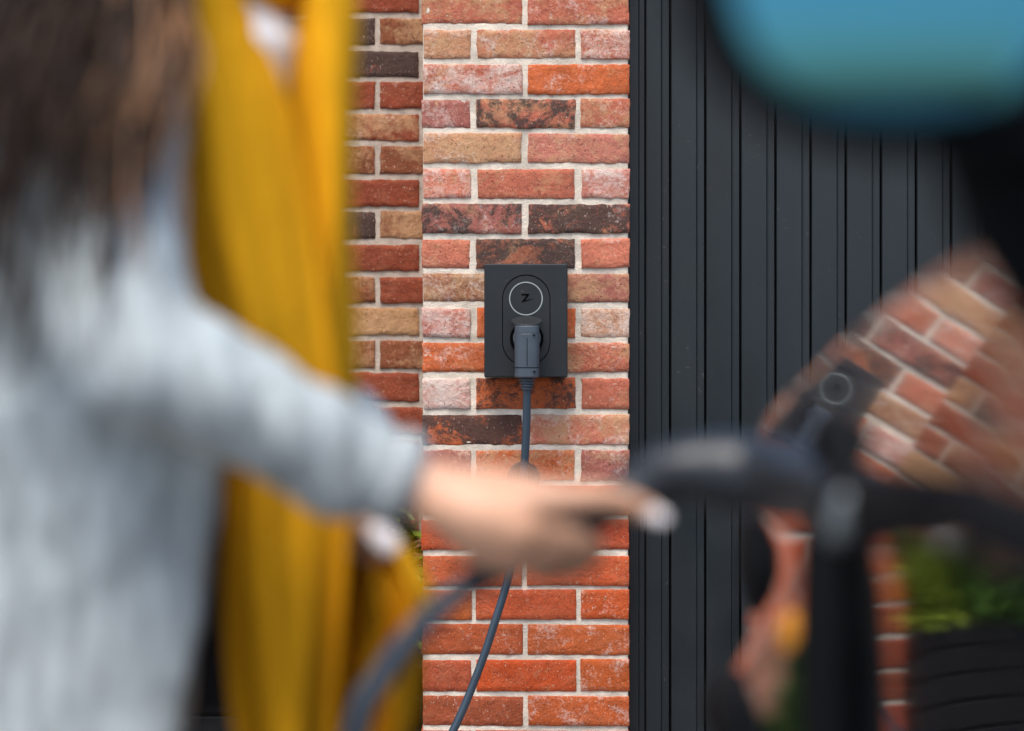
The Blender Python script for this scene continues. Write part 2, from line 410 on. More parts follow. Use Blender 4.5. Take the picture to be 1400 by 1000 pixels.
for i in range(len(zj)-1):
    r = i-ROW0
    r += 1
    xr = -.210 if r % 2 == 0 else -.312
    if r % 2: spans = [(xr+.006, xr+.006+.215)]
    else: spans = []
    x = xr-.006
    while x > -2.6:
        spans.append((x-.213, x)); x -= .225
    for k, (a, b_) in enumerate(spans):
        if b_ <= -.62 or r < -1 or r > 21:
            far[rnd.randrange(3)].box((a, WY+rnd.uniform(-.001, .002), zj[i+1]+.006), (min(b_, XL+.004), WY+.09, zj[i]-.006)); continue
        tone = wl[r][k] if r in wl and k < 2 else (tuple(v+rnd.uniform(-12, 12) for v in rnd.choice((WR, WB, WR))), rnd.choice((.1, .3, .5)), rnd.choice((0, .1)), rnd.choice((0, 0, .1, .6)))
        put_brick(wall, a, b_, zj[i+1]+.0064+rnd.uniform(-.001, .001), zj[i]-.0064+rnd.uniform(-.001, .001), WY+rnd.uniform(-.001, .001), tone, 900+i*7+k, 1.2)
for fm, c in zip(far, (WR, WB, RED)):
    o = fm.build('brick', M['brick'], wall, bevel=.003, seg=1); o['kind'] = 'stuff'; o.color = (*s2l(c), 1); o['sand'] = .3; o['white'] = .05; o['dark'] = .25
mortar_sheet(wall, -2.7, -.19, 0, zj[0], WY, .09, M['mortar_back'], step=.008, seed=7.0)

# ------------------------------------------------------------------ garage door
DY = 5.30; DXM = F/DY; DH = 2.35
door = thing('garage_door', 'black garage door clad in vertical ribbed boards right of the pillar', 'garage door', (1.4, 5.33, 0))
gx = lambda p: (p-700)/DXM
pitch = 48.05/DXM
def board_mesh(wd):
    prof = [(0, .004), (.0012, .0006), (.003, 0), (wd-.0225, 0), (wd-.0212, .0014), (wd-.0195, .0062), (wd-.0165, .0072), (wd-.0045, .0072), (wd-.0032, .010), (wd-.0026, .03), (0, .03)]
    m_ = MB(); m_.rings([[(x, y, 0) for x, y in prof], [(x, y, DH-.08) for x, y in prof]]); return m_.mesh('board')
std = board_mesh(pitch); std.materials.append(M['door'])
x = gx(917.5); n = 0
while x < 2.75:
    o = link('board', std, None, door); o.location = Vector((x, DY+rnd.uniform(0, .0006), .03))-door.location
    o.rotation_euler.z = rnd.uniform(-.004, .004)
    x += pitch; n += 1
xe = x
o = link('board', board_mesh(gx(917.5)-gx(882.5)), M['door'], door); o.location = Vector((gx(882.5), DY+.001, .03))-door.location
fr = MB(); fr.box((gx(860), DY-.004, 0), (gx(873), DY+.06, DH)); fr.build('frame', M['door'], door, bevel=.0015)
fr = MB(); fr.box((gx(873.5), DY+.005, 0), (gx(881.5), DY+.06, DH)); fr.build('frame', M['door'], door, bevel=.0015)
fr = MB(); fr.box((xe+.004, DY-.004, 0), (xe+.06, DY+.06, DH)); fr.build('frame', M['door'], door, bevel=.0015)
fr = MB(); fr.box((gx(860), DY-.004, DH+.002), (xe+.06, DY+.06, DH+.07)); fr.build('frame', M['door'], door, bevel=.0015)
bk = MB(); bk.box((gx(860), DY+.045, 0), (xe+.06, DY+.075, DH)); bk.build('backing_panel', M['charger_dark'], door)

# ------------------------------------------------------------------ wall charger
CY = 5.12; CXM = F/CY
cx_ = lambda p: (p-700)/CXM
cz_ = lambda p: CAMZ-(p-422)/CXM
ch = thing('wall_charger', 'black box charger with a pale ring and lightning mark fixed on the brick pillar', 'charger', (cx_(719), PY, cz_(438)))
b = MB(); b.box((cx_(662), CY, cz_(516)), (cx_(776), PY+.012, cz_(361))); b.build('housing', M['charger'], ch, bevel=.0025, seg=3)
cap_pts = []
hw = 33.0
for a in range(0, 181, 10): cap_pts.append((719.5+hw*math.cos(R(a)), 408.5-hw*math.sin(R(a))))
for a in range(180, 361, 10): cap_pts.append((719.5+hw*math.cos(R(a)), 468-hw*math.sin(R(a))))
b = MB(); outer = [(cx_(x), cz_(y)) for x, y in cap_pts]; cc = (cx_(719.5), cz_(438))
inner = [(x+(cc[0]-x)/max(.001, math.hypot(cc[0]-x, cc[1]-z_))*.0022, z_+(cc[1]-z_)/max(.001, math.hypot(cc[0]-x, cc[1]-z_))*.0022) for x, z_ in outer]
b.rings([[(x, CY-.0004, z_) for x, z_ in outer], [(x, CY-.0004, z_) for x, z_ in inner], [(x, CY+.003, z_) for x, z_ in inner]], caps=False); b.build('seam', M['charger_dark'], ch)
b = MB(); c0 = (cx_(719), cz_(408.5))
circ = lambda r, y, n=48: [(c0[0]+r*math.cos(2*math.pi*k/n), y, c0[1]+r*math.sin(2*math.pi*k/n)) for k in range(n)]
b.rings([circ(.0357, CY+.002), circ(.0357, CY-.0012), circ(.0333, CY-.0012), circ(.0333, CY+.002)], caps=False); b.build('ring', M['ring'], ch, smooth=False)
zed = [(712.8, 402.0), (723.2, 402.0), (723.8, 403.2), (717.8, 410.6), (728.8, 408.8), (720.0, 411.6), (712.8, 413.6), (719.6, 404.3), (713.6, 404.2)]
b = MB(); b.prism([(cx_(x), cz_(y)) for x, y in zed][::-1], CY-.0009, CY+.002); b.build('emblem', M['charger_dark'], ch)
b = MB(); b.box((cx_(712), CY-.0012, cz_(435.5)), (cx_(726.5), CY+.002, cz_(433.6))); b.build('hinge', M['charger_dark'], ch)
b = MB(); sc = (cx_(720), cz_(463)); rr = .0355
so_ = [[(sc[0]+r*math.cos(a), y, sc[1]+r*math.sin(a)) for a in [2*math.pi*k/36 for k in range(36)]] for r, y in ((rr, CY+.002), (rr, CY-.005), (rr-.006, CY-.005), (rr-.007, CY+.01))]
b.rings(so_); b.build('socket', M['charger_dark'], ch)
b = MB()       # open lid, hinged at its top edge and standing out from the box
lid = [(cx_(720)+.0325*math.cos(a), .026*math.sin(a)) for a in [2*math.pi*k/32 for k in range(32)]]
lz = cz_(438)
b.rings([[(x, CY-.028+v*1.0, lz+.34*v) for x, v in lid], [(x, CY-.028+v*1.0, lz+.34*v-.006) for x, v in lid]]); b.build('socket_lid', M['charger'], ch, bevel=.0015)

# round holder on the wall under the charger
hd = thing('cable_holder', 'round dark brown cap on the pillar behind the hanging charging cable', 'wall fitting', (at(715.5, 653, PY).x, PY, at(715.5, 653, PY).z))
c0 = (hd.location.x, hd.location.z)
b = MB(); b.rings([circ(.0345, PY+.02, 32), circ(.0345, PY-.010, 32), circ(.031, PY-.013, 32), circ(.024, PY-.013, 32), circ(.022, PY-.004, 32)]); b.build('rim', M['cap'], hd)
b = MB(); b.rings([circ(.0215, PY-.0035, 32), circ(.0215, PY+.01, 32)]); b.build('plug_cover', M['charger_dark'], hd)

# ------------------------------------------------------------------ planter and shrubs in the recess
def leafy(name, label, cat, base, h, rad, nleaf, mat, lsize, seed, group=None):
    rs = random.Random(seed)
    t = thing(name, label, cat, base, group=group); m_ = MB(); st = MB()
    bx, by, bz = base
    for k in range(9):
        a = rs.uniform(0, 6.28); tip = Vector((bx+rad*.8*math.cos(a)*rs.random(), by+rad*.8*math.sin(a)*rs.random(), bz+h*rs.uniform(.6, .95)))
        st.tube([base, Vector(base).lerp(tip, .5)+Vector((rs.uniform(-.02, .02), 0, 0)), tip], [.004, .003, .0015], 5)
    st.build('stem', M['stem'], t)
    for k in range(nleaf):
        a = rs.uniform(0, 6.28); rr_ = rad*rs.random()**.5; hh = h*rs.uniform(.08, 1)
        rr_ *= 1-.45*(hh/h)**2
        p = Vector((bx+rr_*math.cos(a), by+rr_*math.sin(a), bz+hh))
        d = Vector((math.cos(a)+rs.uniform(-.6, .6), math.sin(a)+rs.uniform(-.6, .6), rs.uniform(-.4, 1.0))).normalized()
        sd = d.cross(Vector((rs.uniform(-.5, .5), rs.uniform(-.5, .5), 1))).normalized(); nn = sd.cross(d)
        L = lsize*rs.uniform(.6, 1.2); W = L*.24
        m_.add([p, p+d*L*.35+sd*W-nn*.002, p+d*L*.75+sd*W*.7, p+d*L-nn*L*.12, p+d*L*.75-sd*W*.7, p+d*L*.35-sd*W-nn*.002, p+d*L*.5+nn*L*.05],
               [(0, 1, 6), (1, 2, 6), (2, 3, 6), (3, 4, 6), (4, 5, 6), (5, 0, 6)])
    f = m_.build('foliage', mat, t); f['kind'] = 'stuff'
    return t
pt = thing('planter', 'black slatted planter standing in the wall recess beside the pillar', 'planter', (-.9, 5.4, 0))
def slat(x0, x1, y0, y1, z0, z1): m_ = MB(); m_.box((x0, y0, z0), (x1, y1, z1)); return m_.build('slat', M['pot'], pt, bevel=.003)
for k in range(5):
    slat(-1.6, -.225, 5.235, 5.255, .02+k*.062, .074+k*.062)
    slat(-.245, -.225, 5.257, 5.56, .02+k*.062, .074+k*.062)
b = MB(); b.box((-1.59, 5.262, .02), (-.25, 5.57, .30)); b.build('soil', M['soil'], pt)
for k, (x, y, h, rad, mat, lab, nm, cat) in enumerate([
    (-.365, 5.40, .36, .16, 'leaf_yellow', 'lime yellow leafy plant in the planter tight against the pillar', 'leafy_plant', 'plant'),
    (-.64, 5.41, .34, .19, 'leaf', 'green shrub in the planter next to the lime plant', 'shrub', 'shrub'),
    (-.95, 5.41, .36, .19, 'leaf', 'middle green shrub of the planter behind the grey coat', 'shrub', 'shrub'),
    (-1.32, 5.41, .33, .19, 'leaf', 'green shrub at the far end of the planter behind the grey coat', 'shrub', 'shrub')]):
    leafy(nm, lab, cat, (x, y, .30), h*(1.45 if nm == 'shrub' else 1), rad, 1300, M[mat], .075, 40+k, 'shrubs in the planter' if nm == 'shrub' else None)

# ------------------------------------------------------------------ car
car = thing('parked_car', 'glossy black car with the charging connector plugged in its front wing', 'car', (1.17, .25, 0))
XC = 1.17
ST = {  # y : profile of (x,z) from sill to middle of the deck
 -2.05: [(.62,.36),(.55,.40),(.53,.48),(.52,.58),(.52,.68),(.52,.78),(.53,.86),(.56,.92),(.60,.96),(.66,.99),(.85,1.0),(XC,1.0)],
 -1.9: [(.45,.28),(.36,.34),(.33,.46),(.32,.58),(.31,.70),(.31,.80),(.31,.90),(.33,.96),(.36,1.01),(.42,1.04),(.75,1.05),(XC,1.05)],
 -1.4: [(.42,.25),(.32,.30),(.28,.46),(.24,.62),(.23,.72),(.245,.82),(.25,.92),(.265,.98),(.29,1.03),(.34,1.06),(.7,1.06),(XC,1.06)],
 -.6: [(.40,.23),(.31,.26),(.275,.45),(.262,.62),(.255,.74),(.251,.84),(.249,.95),(.262,1.0),(.295,1.03),(.34,1.05),(.7,1.05),(XC,1.05)],
 .4: [(.40,.23),(.30,.26),(.255,.45),(.235,.62),(.220,.74),(.213,.86),(.208,.97),(.216,1.0),(.233,1.035),(.258,1.062),(.7,1.06),(XC,1.06)],
 2.58: [(.46,.25),(.36,.30),(.31,.46),(.275,.62),(.255,.72),(.258,.79),(.262,.845),(.270,.87),(.285,.895),(.31,.915),(.72,.99),(XC,1.01)],
 2.74: [(.55,.26),(.45,.32),(.40,.46),(.36,.60),(.34,.68),(.335,.75),(.345,.81),(.365,.84),(.40,.865),(.46,.885),(.8,.935),(XC,.955)],
 2.86: [(.75,.30),(.68,.35),(.62,.46),(.58,.57),(.56,.66),(.56,.72),(.57,.77),(.60,.80),(.66,.825),(.72,.845),(.9,.87),(XC,.88)],
 2.90: [(.95,.36),(.88,.40),(.85,.48),(.83,.57),(.82,.63),(.82,.68),(.83,.72),(.86,.75),(.90,.77),(.95,.78),(1.05,.79),(XC,.79)]}
def wing_x(y, z): return .235+.036*(y-1.75)+.002*(y-1.75)**2+.285*(z-1.01)+.25*(z-1.01)**2
for y, zc, ze, xf, zd in ((1.4, .957, 1.098, .220, 1.128), (1.75, .942, 1.061, .200, 1.11), (2.04, .928, 1.020, .172, 1.085), (2.4, .895, .952, .240, 1.045)):
    c = wing_x(y, zc); z7 = zc+.014; z8 = (z7+ze)/2
    ST[y] = [(.40,.25),(.30,.30),(.25,.46),(min(.235, xf+.015),.63),(xf,.735),({1.4: .2125, 1.75: .2195, 2.04: .2255}.get(y, c+.018),.845-.02*(y-1.4)),(c,zc),(wing_x(y,z7),z7),(wing_x(y,z8),z8),(wing_x(y,ze),ze),(.7,zd),(XC,zd+.012)]
ST[1.1] = [(.40,.23),(.30,.26),(.26,.45),(.235,.62),(.216,.74),(.2085,.86),(wing_x(1.1,.972),.972),(wing_x(1.1,.99),.99),(wing_x(1.1,1.05),1.05),(wing_x(1.1,1.108),1.108),(.7,1.135),(XC,1.145)]
for p in ST.values():
    (xa, za), (xb, zb) = p[9], p[10]; k = min(1, (xb-xa)/.38)
    p[10:10] = [(xa+.022*k, za+.18*(zb-za)+.008*k), (xa+.12*k, za+.5*(zb-za)+.008*k)]
ys = sorted(ST); keys = []
for y in ys: keys.append((y, [p for q in spline(ST[y], 5) for p in q]))
rows = spline([(y, *v) for y, v in keys], 8)
prof = []
for r_ in rows:
    pts = [(r_[1+2*i], r_[2+2*i]) for i in range((len(r_)-1)//2)]
    if 1.099 < r_[0] < 2.401: pts = [(wing_x(r_[0], p_[1]), p_[1]) if 30 <= i <= 45 else p_ for i, p_ in enumerate(pts)]   # pressed flat between crease and bonnet edge
    prof.append((r_[0], pts))
def arch(y, z): return any((y-yc)**2+(z-.36)**2 < .385**2 for yc in (2.0, -1.15))
body = MB()
half = [[(x, y, z_) for x, z_ in pts] for y, pts in prof]
full = [[p for p in h]+[(2*XC-x, y, z_) for x, y, z_ in reversed(h[:-1])] for h in half]
nv = len(full[0]); vs = [p for r_ in full for p in r_]; fs = []
for i in range(len(full)-1):
    for j in range(nv-1):
        q = [vs[i*nv+j], vs[i*nv+j+1], vs[(i+1)*nv+j], vs[(i+1)*nv+j+1]]
        cyy = sum(p[1] for p in q)/4; czz = sum(p[2] for p in q)/4; cxx = sum(p[0] for p in q)/4
        if arch(cyy, czz) and abs(cxx-XC) > .55: continue
        fs.append((i*nv+j, i*nv+j+1, (i+1)*nv+j+1, (i+1)*nv+j))
fs += [tuple(range(nv-1, -1, -1)), tuple((len(full)-1)*nv+j for j in range(nv))]
body.add(vs, fs); body.build('body', M['paint'], car, smooth=True)
under = MB(); under.box((.45, -1.8, .2), (1.89, 2.55, .5)); under.build('underbody', M['trim'], car, bevel=.03)
# greenhouse
gh = MB(); secs = []
for y, zt, xo in ((-1.95, 1.02, .42), (-1.7, 1.32, .48), (-1.2, 1.50, .50), (-.5, 1.56, .50), (.1, 1.54, .49), (.55, 1.42, .46), (1.12, 1.11, .38)):
    zb = 1.045 if y < 1 else 1.08
    xb = .36
    secs.append([(xb, y, zb), (xb+.25*(xo-xb), y, zb+.45*(zt-zb)), (xo, y, zt-.04*(zt-zb)), (xo+.12, y, zt), (XC, y, zt+.02), (2*XC-xo-.12, y, zt), (2*XC-xo, y, zt-.04*(zt-zb)), (2*XC-xb-.25*(xo-xb), y, zb+.45*(zt-zb)), (2*XC-xb, y, zb)])
gh.rings(secs, closed=False); gh.build('cabin_glass', M['paint'], car, smooth=True)
# wheels
def wheel(x, y, s):
    t = MB(); ring_ = lambda r, xx: [(xx, y+r*math.cos(a), .36+r*math.sin(a)) for a in [2*math.pi*k/40 for k in range(40)]]
    t.rings([ring_(.23, x), ring_(.33, x), ring_(.355, x+s*.03), ring_(.355, x+s*.19), ring_(.33, x+s*.22), ring_(.23, x+s*.22)], caps=False)
    to = t.build('tyre', M['tyre'], None, smooth=True)
    r2 = MB(); r2.rings([ring_(.23, x+s*.01), ring_(.215, x+s*.02), ring_(.21, x+s*.2)], caps=False); r2.rings([ring_(.06, x+s*.03), ring_(.06, x+s*.2)])
    for k in range(10):
        a = 2*math.pi*k/10; r2.tube([(x+s*.04, y+.05*math.cos(a), .36+.05*math.sin(a)), (x+s*.025, y+.215*math.cos(a), .36+.215*math.sin(a))], .016, 6)
    w_ = r2.build('wheel', M['rim'], car); to.parent = w_; to.matrix_parent_inverse = (w_.matrix_parent_inverse).inverted() if False else Matrix.Identity(4)
    return w_
for yy in (2.0, -1.15):
    wheel(.27, yy, 1); wheel(2*XC-.27, yy, -1)
    for sx in (1, -1):
        X = (lambda v: v) if sx == 1 else (lambda v: 2*XC-v)
        lin = MB(); lin.rings([[(X(.27), yy+.40*math.cos(a), .36+.40*math.sin(a)) for a in [math.pi*k/24 for k in range(25)]],
                               [(X(.55), yy+.40*math.cos(a), .36+.40*math.sin(a)) for a in [math.pi*k/24 for k in range(25)]]], caps=False, closed=False)
        lin.build('arch_liner', M['trim'], car, smooth=True)

def flank_x(y, z):
    best = None
    i = min(range(len(prof)), key=lambda k: abs(prof[k][0]-y))
    pts = prof[i][1]
    return min(pts, key=lambda p: abs(p[1]-z) + (10 if p[0] > .45 and 1.1 < y < 2.5 else 0))[0]
for yy in (2.0, -1.15):
    for sx in (1, -1):
        X = (lambda v: v) if sx == 1 else (lambda v: 2*XC-v)
        fl = MB(); arc = [math.pi*(k-2)/32 for k in range(37)]
        fl.tube([(X(min(flank_x(yy+.392*math.cos(a), max(.30, .36+.392*math.sin(a))), .30)+.014), yy+.392*math.cos(a), .36+.392*math.sin(a)) for a in arc], .026, 12); fl.build('arch_flare', M['trim'], car, smooth=True)
# dark strip added along wing and door, just under the crest
strip = MB(); rr_ = []
for k in range(40):
    y = .45+k*(1.60-.45)/39; zc = .994-.078*(y-1.1) if y > 1.1 else .994+.01*(1.1-y); hh = .019+.006*max(0, (y-1.1)/.5); zc -= .006
    hh *= min(1, .35+.65*min(k, 39-k)/2.5)
    rr_.append([(flank_x(y, zc)+.002+.013*math.cos(a), y, zc+hh*math.sin(a)) for a in [2*math.pi*j/14 for j in range(14)]])
strip.rings(rr_); strip.build('dark_side_strip', M['trim'], car, smooth=True)
# charge port, flap and side marker
pp = at(1136, 680, 1.66)
fx = flank_x(1.66, pp.z)
b = MB(); b.rings([[(xx, pp.y+r_*math.cos(a), pp.z+r_*.9*math.sin(a)) for a in [2*math.pi*k/28 for k in range(28)]] for r_, xx in ((.062, fx+.02), (.062, fx-.006), (.050, fx-.008), (.046, fx+.012))])
b.build('charge_port', M['trim'], car, smooth=False)
b = MB(); fl = []
for k in range(9):
    z_ = .938-.165*k/8; ww = .070*(1-.25*(k/8-.3)**2); bl = .006*math.sin(k/8*3.14); yc = 1.585; fx2 = flank_x(yc, max(z_, .84))
    fl.append([(fx2-.010-bl, yc-ww, z_), (fx2-.024-bl, yc, z_), (fx2-.010-bl, yc+ww, z_), (fx2-.004, yc+ww, z_), (fx2-.008, yc, z_), (fx2-.004, yc-ww, z_)])
b.rings(fl); flap = b.build('charge_flap', M['trim'], car, smooth=False, bevel=.003)
hp = at(1152, 708, 1.46)
b = MB(); b.tube([hp+Vector((.002, 0, .009)), hp-Vector((.002, 0, .009))], .0085, 10, round_end=True); b.build('silver_highlight', M['silver'], car, smooth=True)  # small silver piece added as a highlight beside the flap
mk = at(1080, 872, 1.91)
b = MB(); b.ball((mk.x+.004, 1.91, mk.z), (.014, .045, .022), 20, 12); b.build('side_marker', M['amber'], car, smooth=True)
for sx in (1, -1):
    X = (lambda v: v) if sx == 1 else (lambda v: 2*XC-v)
    vp = at(1036, 768, 2.34); b = MB(); b.ball((X(vp.x), vp.y, vp.z), (.017, .10, .052), 20, 12); b.build('dark_reflection_cover', M['trim'], car, smooth=True)  # dark blob added to cover the bright brick reflection on the wing
    b = MB(); b.ball((X(.47), 2.76, .80), (.13, .10, .06), 24, 14); b.build('headlight', M['lens'], car, smooth=True)
b = MB(); b.box((.85, 2.925, .50), (1.49, 2.95, .66)); b.build('grille', M['trim'], car, bevel=.01)
# wing mirrors
def wing_mirror(sx):
    X = (lambda v: v) if sx == 1 else (lambda v: 2*XC-v)
    h = MB(); rs_ = []
    for y, f_ in ((1.012, .86), (1.0, .93), (.998, .975), (1.005, 1.0), (1.04, 1.0), (1.08, .93), (1.115, .78), (1.14, .55), (1.15, .2)):
        rs_.append([(X(x), y, z_) for x, z_ in superell(.176, 1.236, .108*f_, .0915*f_, 2.4, 56)])
    h.rings(rs_); hm = h.build('wing_mirror', M['trim'], car, smooth=True)
    gl = MB(); tilt, yaw, gcx, gcz = .036, -.10, .160, 1.2395
    dome = lambda x, z_: .992+(x-gcx)*yaw+(z_-gcz)*tilt+.5*((x-gcx)**2+(z_-gcz)**2)/.9
    rg = [[(X(x), dome(x, z_)+.010, z_) for x, z_ in superell(gcx, gcz, .071, .081, 2.7, 56)]]
    for f_ in (1, .97, .85, .7, .55, .4, .25, .1, .02): rg.append([(X(x), dome(x, z_), z_) for x, z_ in superell(gcx, gcz, .071*f_, .081*f_, 2.7, 56)])
    gl.rings(rg)
    go = gl.build('mirror_glass', M['mirror_glass'], None, smooth=True); go.parent = hm
    ft = MB(); ft.tube([(X(.225), 1.07, 1.17), (X(.232), 1.075, 1.125), (X(.252), 1.085, 1.095), (X(.31), 1.10, 1.07)], [.045, .036, .036, .045], 16, round_end=True)
    fo = ft.build('mirror_foot', M['trim'], None, smooth=True); fo.parent = hm
wing_mirror(1); wing_mirror(-1)

# ------------------------------------------------------------------ charging cable (plug at the wall, cord, connector in the hand)
cab = thing('charging_cable', 'grey charging cable running from the wall charger to the connector in the car', 'charging cable', (0, 3.4, 0))
zz = lambda p: CAMZ-(p-422)/(F/5.06)
X0 = (720.5-700)/(F/5.06)
b = MB()
b.rings([[(x, y, zz(p)) for x, y in superell(X0, 5.06, r_, r_, 2.7, 36)] for p, r_ in ((445.5, .0235), (446.5, .0255), (455.5, .0262), (456.2, .0255), (456.9, .0262), (480, .0262), (515, .0256), (517, .0215))])
plug = b.build('plug', M['plug'], cab, smooth=False, bevel=.0012)
b = MB(); b.tube([(X0, 5.118, zz(463)), (X0, 5.075, zz(463))], .0292, 32); nk = b.build('plug_neck', M['plug'], None, smooth=False, bevel=.003); nk.parent = plug
b = MB()
for p, r_ in ((502.5, .0264),): b.rings([[(x, y, zz(p+d)) for x, y in superell(X0, 5.06, r_, r_, 2.7, 36)] for d in (-.45, .45)], caps=False)
b.box((X0-.0006, 5.06-.0266, zz(500)), (X0+.0006, 5.06-.02, zz(462)))
for q_ in ((730, 458), (730.5, 508)): b.box(((q_[0]-700)/654.7-.0025, 5.06-.0272, zz(q_[1])-.0012), ((q_[0]-700)/654.7+.0025, 5.06-.017, zz(q_[1])+.0012))
sm = b.build('seam', M['charger_dark'], None); sm.parent = plug
b = MB()
b.tube([(X0, 5.06, zz(517)), (X0, 5.06, zz(533))], [.0135, .009], 20)
for k, (p, r_) in enumerate(((518.5, .0178), (522.5, .0160), (526.5, .0145), (530.5, .0125))):
    b.tube([(X0, 5.06, zz(p)), (X0, 5.06, zz(p+2.2))], [r_, r_-.0006], 20)
b.build('strain_relief', M['plug'], cab, bevel=.0008)
path = [(X0, 5.06, zz(528))]+[tuple(at(x, y, d)) for x, y, d in ((720, 570, 5.065), (718, 620, 5.07), (714.5, 670, 5.075), (707, 730, 5.07), (696, 786, 5.065), (680, 840, 5.06), (655, 915, 5.05), (618, 1002, 5.03))]
path += [(-.20, 4.99, .09), (-.235, 4.93, .03), (-.25, 4.8, .011), (-.24, 4.4, .011), (-.12, 3.6, .011), (-.02, 2.9, .011), (-.08, 2.3, .011), (-.16, 1.98, .012), (-.175, 1.87, .04), (-.17, 1.83, .12), (-.16, 1.81, .35), (-.145, 1.80, .6)]
path += [tuple(at(x, y, d)) for x, y, d in ((488, 1000, 1.78), (520, 930, 1.78), (572, 860, 1.785), (625, 812, 1.79), (668, 780, 1.80))]
pts = spline(path, 6)
def rad_at(i): return .0085
b = MB(); b.tube(pts, [.0085 if p[1] > 3 else .0095 for p in pts], 14); b.build('cord', M['cord'] , cab, smooth=True)
g_ = MB()
def chain(mb, pr, n=18, k=6, squash=None):
    s_ = spline([(*at(x, y, d), r_) for x, y, d, r_ in pr], k)
    mb.tube([p[:3] for p in s_], [p[3] for p in s_], n, round_end=True, squash=squash)
chain(g_, [(1140, 672, 1.68, .021), (1095, 660, 1.75, .0285), (1040, 652, 1.79, .030), (980, 645, 1.80, .029), (925, 643, 1.80, .022), (880, 648, 1.80, .014), (855, 655, 1.80, .008)])
chain(g_, [(960, 652, 1.80, .017), (880, 672, 1.80, .016), (790, 715, 1.80, .016), (720, 752, 1.80, .0155), (668, 782, 1.80, .013)])
gun = fuse(g_, 'connector', M['gun'], cab, .0035, 3)
b = MB(); s_ = [at(690, 772, 1.80), at(660, 787, 1.797), at(640, 800, 1.793)]
b.tube(s_, [.0125, .0122, .0105], 14); b.build('connector_collar', M['gun'], cab, smooth=True)

# ------------------------------------------------------------------ woman
per = thing('person', 'person in a grey wool coat and mustard scarf holding the charging connector', 'person', (-.40, 2.02, 0))
sk = MB()
def limb(mb, pr, n=14, k=5, sq=None):
    s_ = spline(pr, k); mb.tube([p[:3] for p in s_], [max(.002, p[3]) for p in s_], n, round_end=True, squash=sq)
A = lambda x, y, d, r_: (*at(x, y, d), r_)
# right forearm, palm and fingers
limb(sk, [A(175, 490, 1.75, .040), A(330, 560, 1.76, .036), A(480, 632, 1.785, .029), A(560, 662, 1.79, .0245), A(610, 680, 1.79, .025)])
for pr in ([A(585, 673, 1.785, .022), A(650, 691, 1.775, .022), A(715, 695, 1.775, .019)],
           [A(590, 677, 1.785, .022), A(650, 706, 1.77, .024), A(705, 728, 1.77, .022)],
           [A(600, 685, 1.79, .021), A(650, 724, 1.775, .023), A(690, 750, 1.775, .021)],
           [A(610, 690, 1.80, .02), A(660, 705, 1.80, .022), A(700, 715, 1.80, .02)]): limb(sk, pr)
limb(sk, [A(708, 689, 1.772, .0152), A(765, 683, 1.765, .0122), A(822, 681, 1.766, .0106), A(862, 690, 1.772, .0096), A(893, 703, 1.776, .0082)])      # index, reaching along
limb(sk, [A(706, 708, 1.774, .0150), A(758, 724, 1.772, .0118), A(802, 744, 1.780, .0106), A(812, 758, 1.796, .0096), A(798, 764, 1.810, .0084)])    # middle, curled
limb(sk, [A(698, 728, 1.772, .015), A(745, 746, 1.775, .0122), A(784, 762, 1.792, .0108), A(788, 774, 1.81, .0096), A(772, 780, 1.822, .0082)])
limb(sk, [A(688, 748, 1.772, .0138), A(716, 766, 1.770, .0112), A(748, 776, 1.785, .0095), A(752, 784, 1.80, .0085), A(738, 786, 1.812, .0074)])
limb(sk, [A(620, 668, 1.80, .019), A(690, 668, 1.815, .0155), A(750, 678, 1.828, .0125), A(795, 692, 1.832, .0105)])                                   # thumb, behind the grip
# left forearm and hand
limb(sk, [A(300, 500, 2.2, .042), A(380, 570, 2.18, .036), A(455, 650, 2.08, .026), A(478, 690, 2.03, .025)])
limb(sk, [A(470, 680, 2.04, .025), A(484, 712, 2.03, .027), A(490, 730, 2.03, .022)]); limb(sk, [A(485, 690, 2.06, .024), A(502, 718, 2.06, .024)])
for k, (dx, dd) in enumerate(((0, 2.005), (4, 2.025), (6, 2.045), (4, 2.065))):
    limb(sk, [A(486+dx, 722, dd, .0125), A(506+dx, 728, dd-.004, .011), A(518+dx, 742, dd, .010), A(512+dx, 758, dd+.004, .0085), A(500+dx, 762, dd+.006, .0075)])
limb(sk, [A(476, 705, 1.995, .013), A(500, 722, 1.975, .011), A(520, 736, 1.975, .009)])
# head, neck, torso, legs (mostly above and below the picture)
HX, HY, HZ = -.215, 2.02, 1.535
sk.ball((HX-.01, HY, HZ+.02), (.098, .076, .105), 24, 16); sk.ball((HX+.025, HY, HZ-.045), (.062, .056, .072), 20, 12)
sk.tube([(HX+.082, HY, HZ+.02), (HX+.103, HY, HZ-.018), (HX+.088, HY, HZ-.026)], [.010, .0135, .011], 10, round_end=True)
sk.ball((HX+.070, HY, HZ-.090), (.022, .024, .02)); sk.ball((HX+.082, HY, HZ-.055), (.014, .026, .012))
for s_ in (-1, 1): sk.ball((HX-.015, HY+s_*.078, HZ-.01), (.02, .010, .03))
limb(sk, [(HX-.035, HY, HZ-.05, .056), (-.29, HY, 1.40, .056), (-.335, HY, 1.30, .075)])
def oval(cx, cy, z_, hx, hy, n=24, e=2.0): return [(x, y, z_) for x, y in superell(cx, cy, hx, hy, e, n)]
sk.rings([oval(-.42, 2.04, .80, .10, .12), oval(-.42, 2.02, .95, .10, .13), oval(-.39, 2.02, 1.10, .10, .13), oval(-.36, 2.02, 1.25, .09, .15), oval(-.34, 2.02, 1.33, .06, .10)])
for s_ in (-1, 1): limb(sk, [(-.43, 2.04+s_*.07, .85, .070), (-.42, 2.03+s_*.08, .48, .055), (-.46, 2.02+s_*.08, .09, .038)]); limb(sk, [(-.47, 2.02+s_*.08, .05, .035), (-.36, 2.02+s_*.085, .035, .03)])
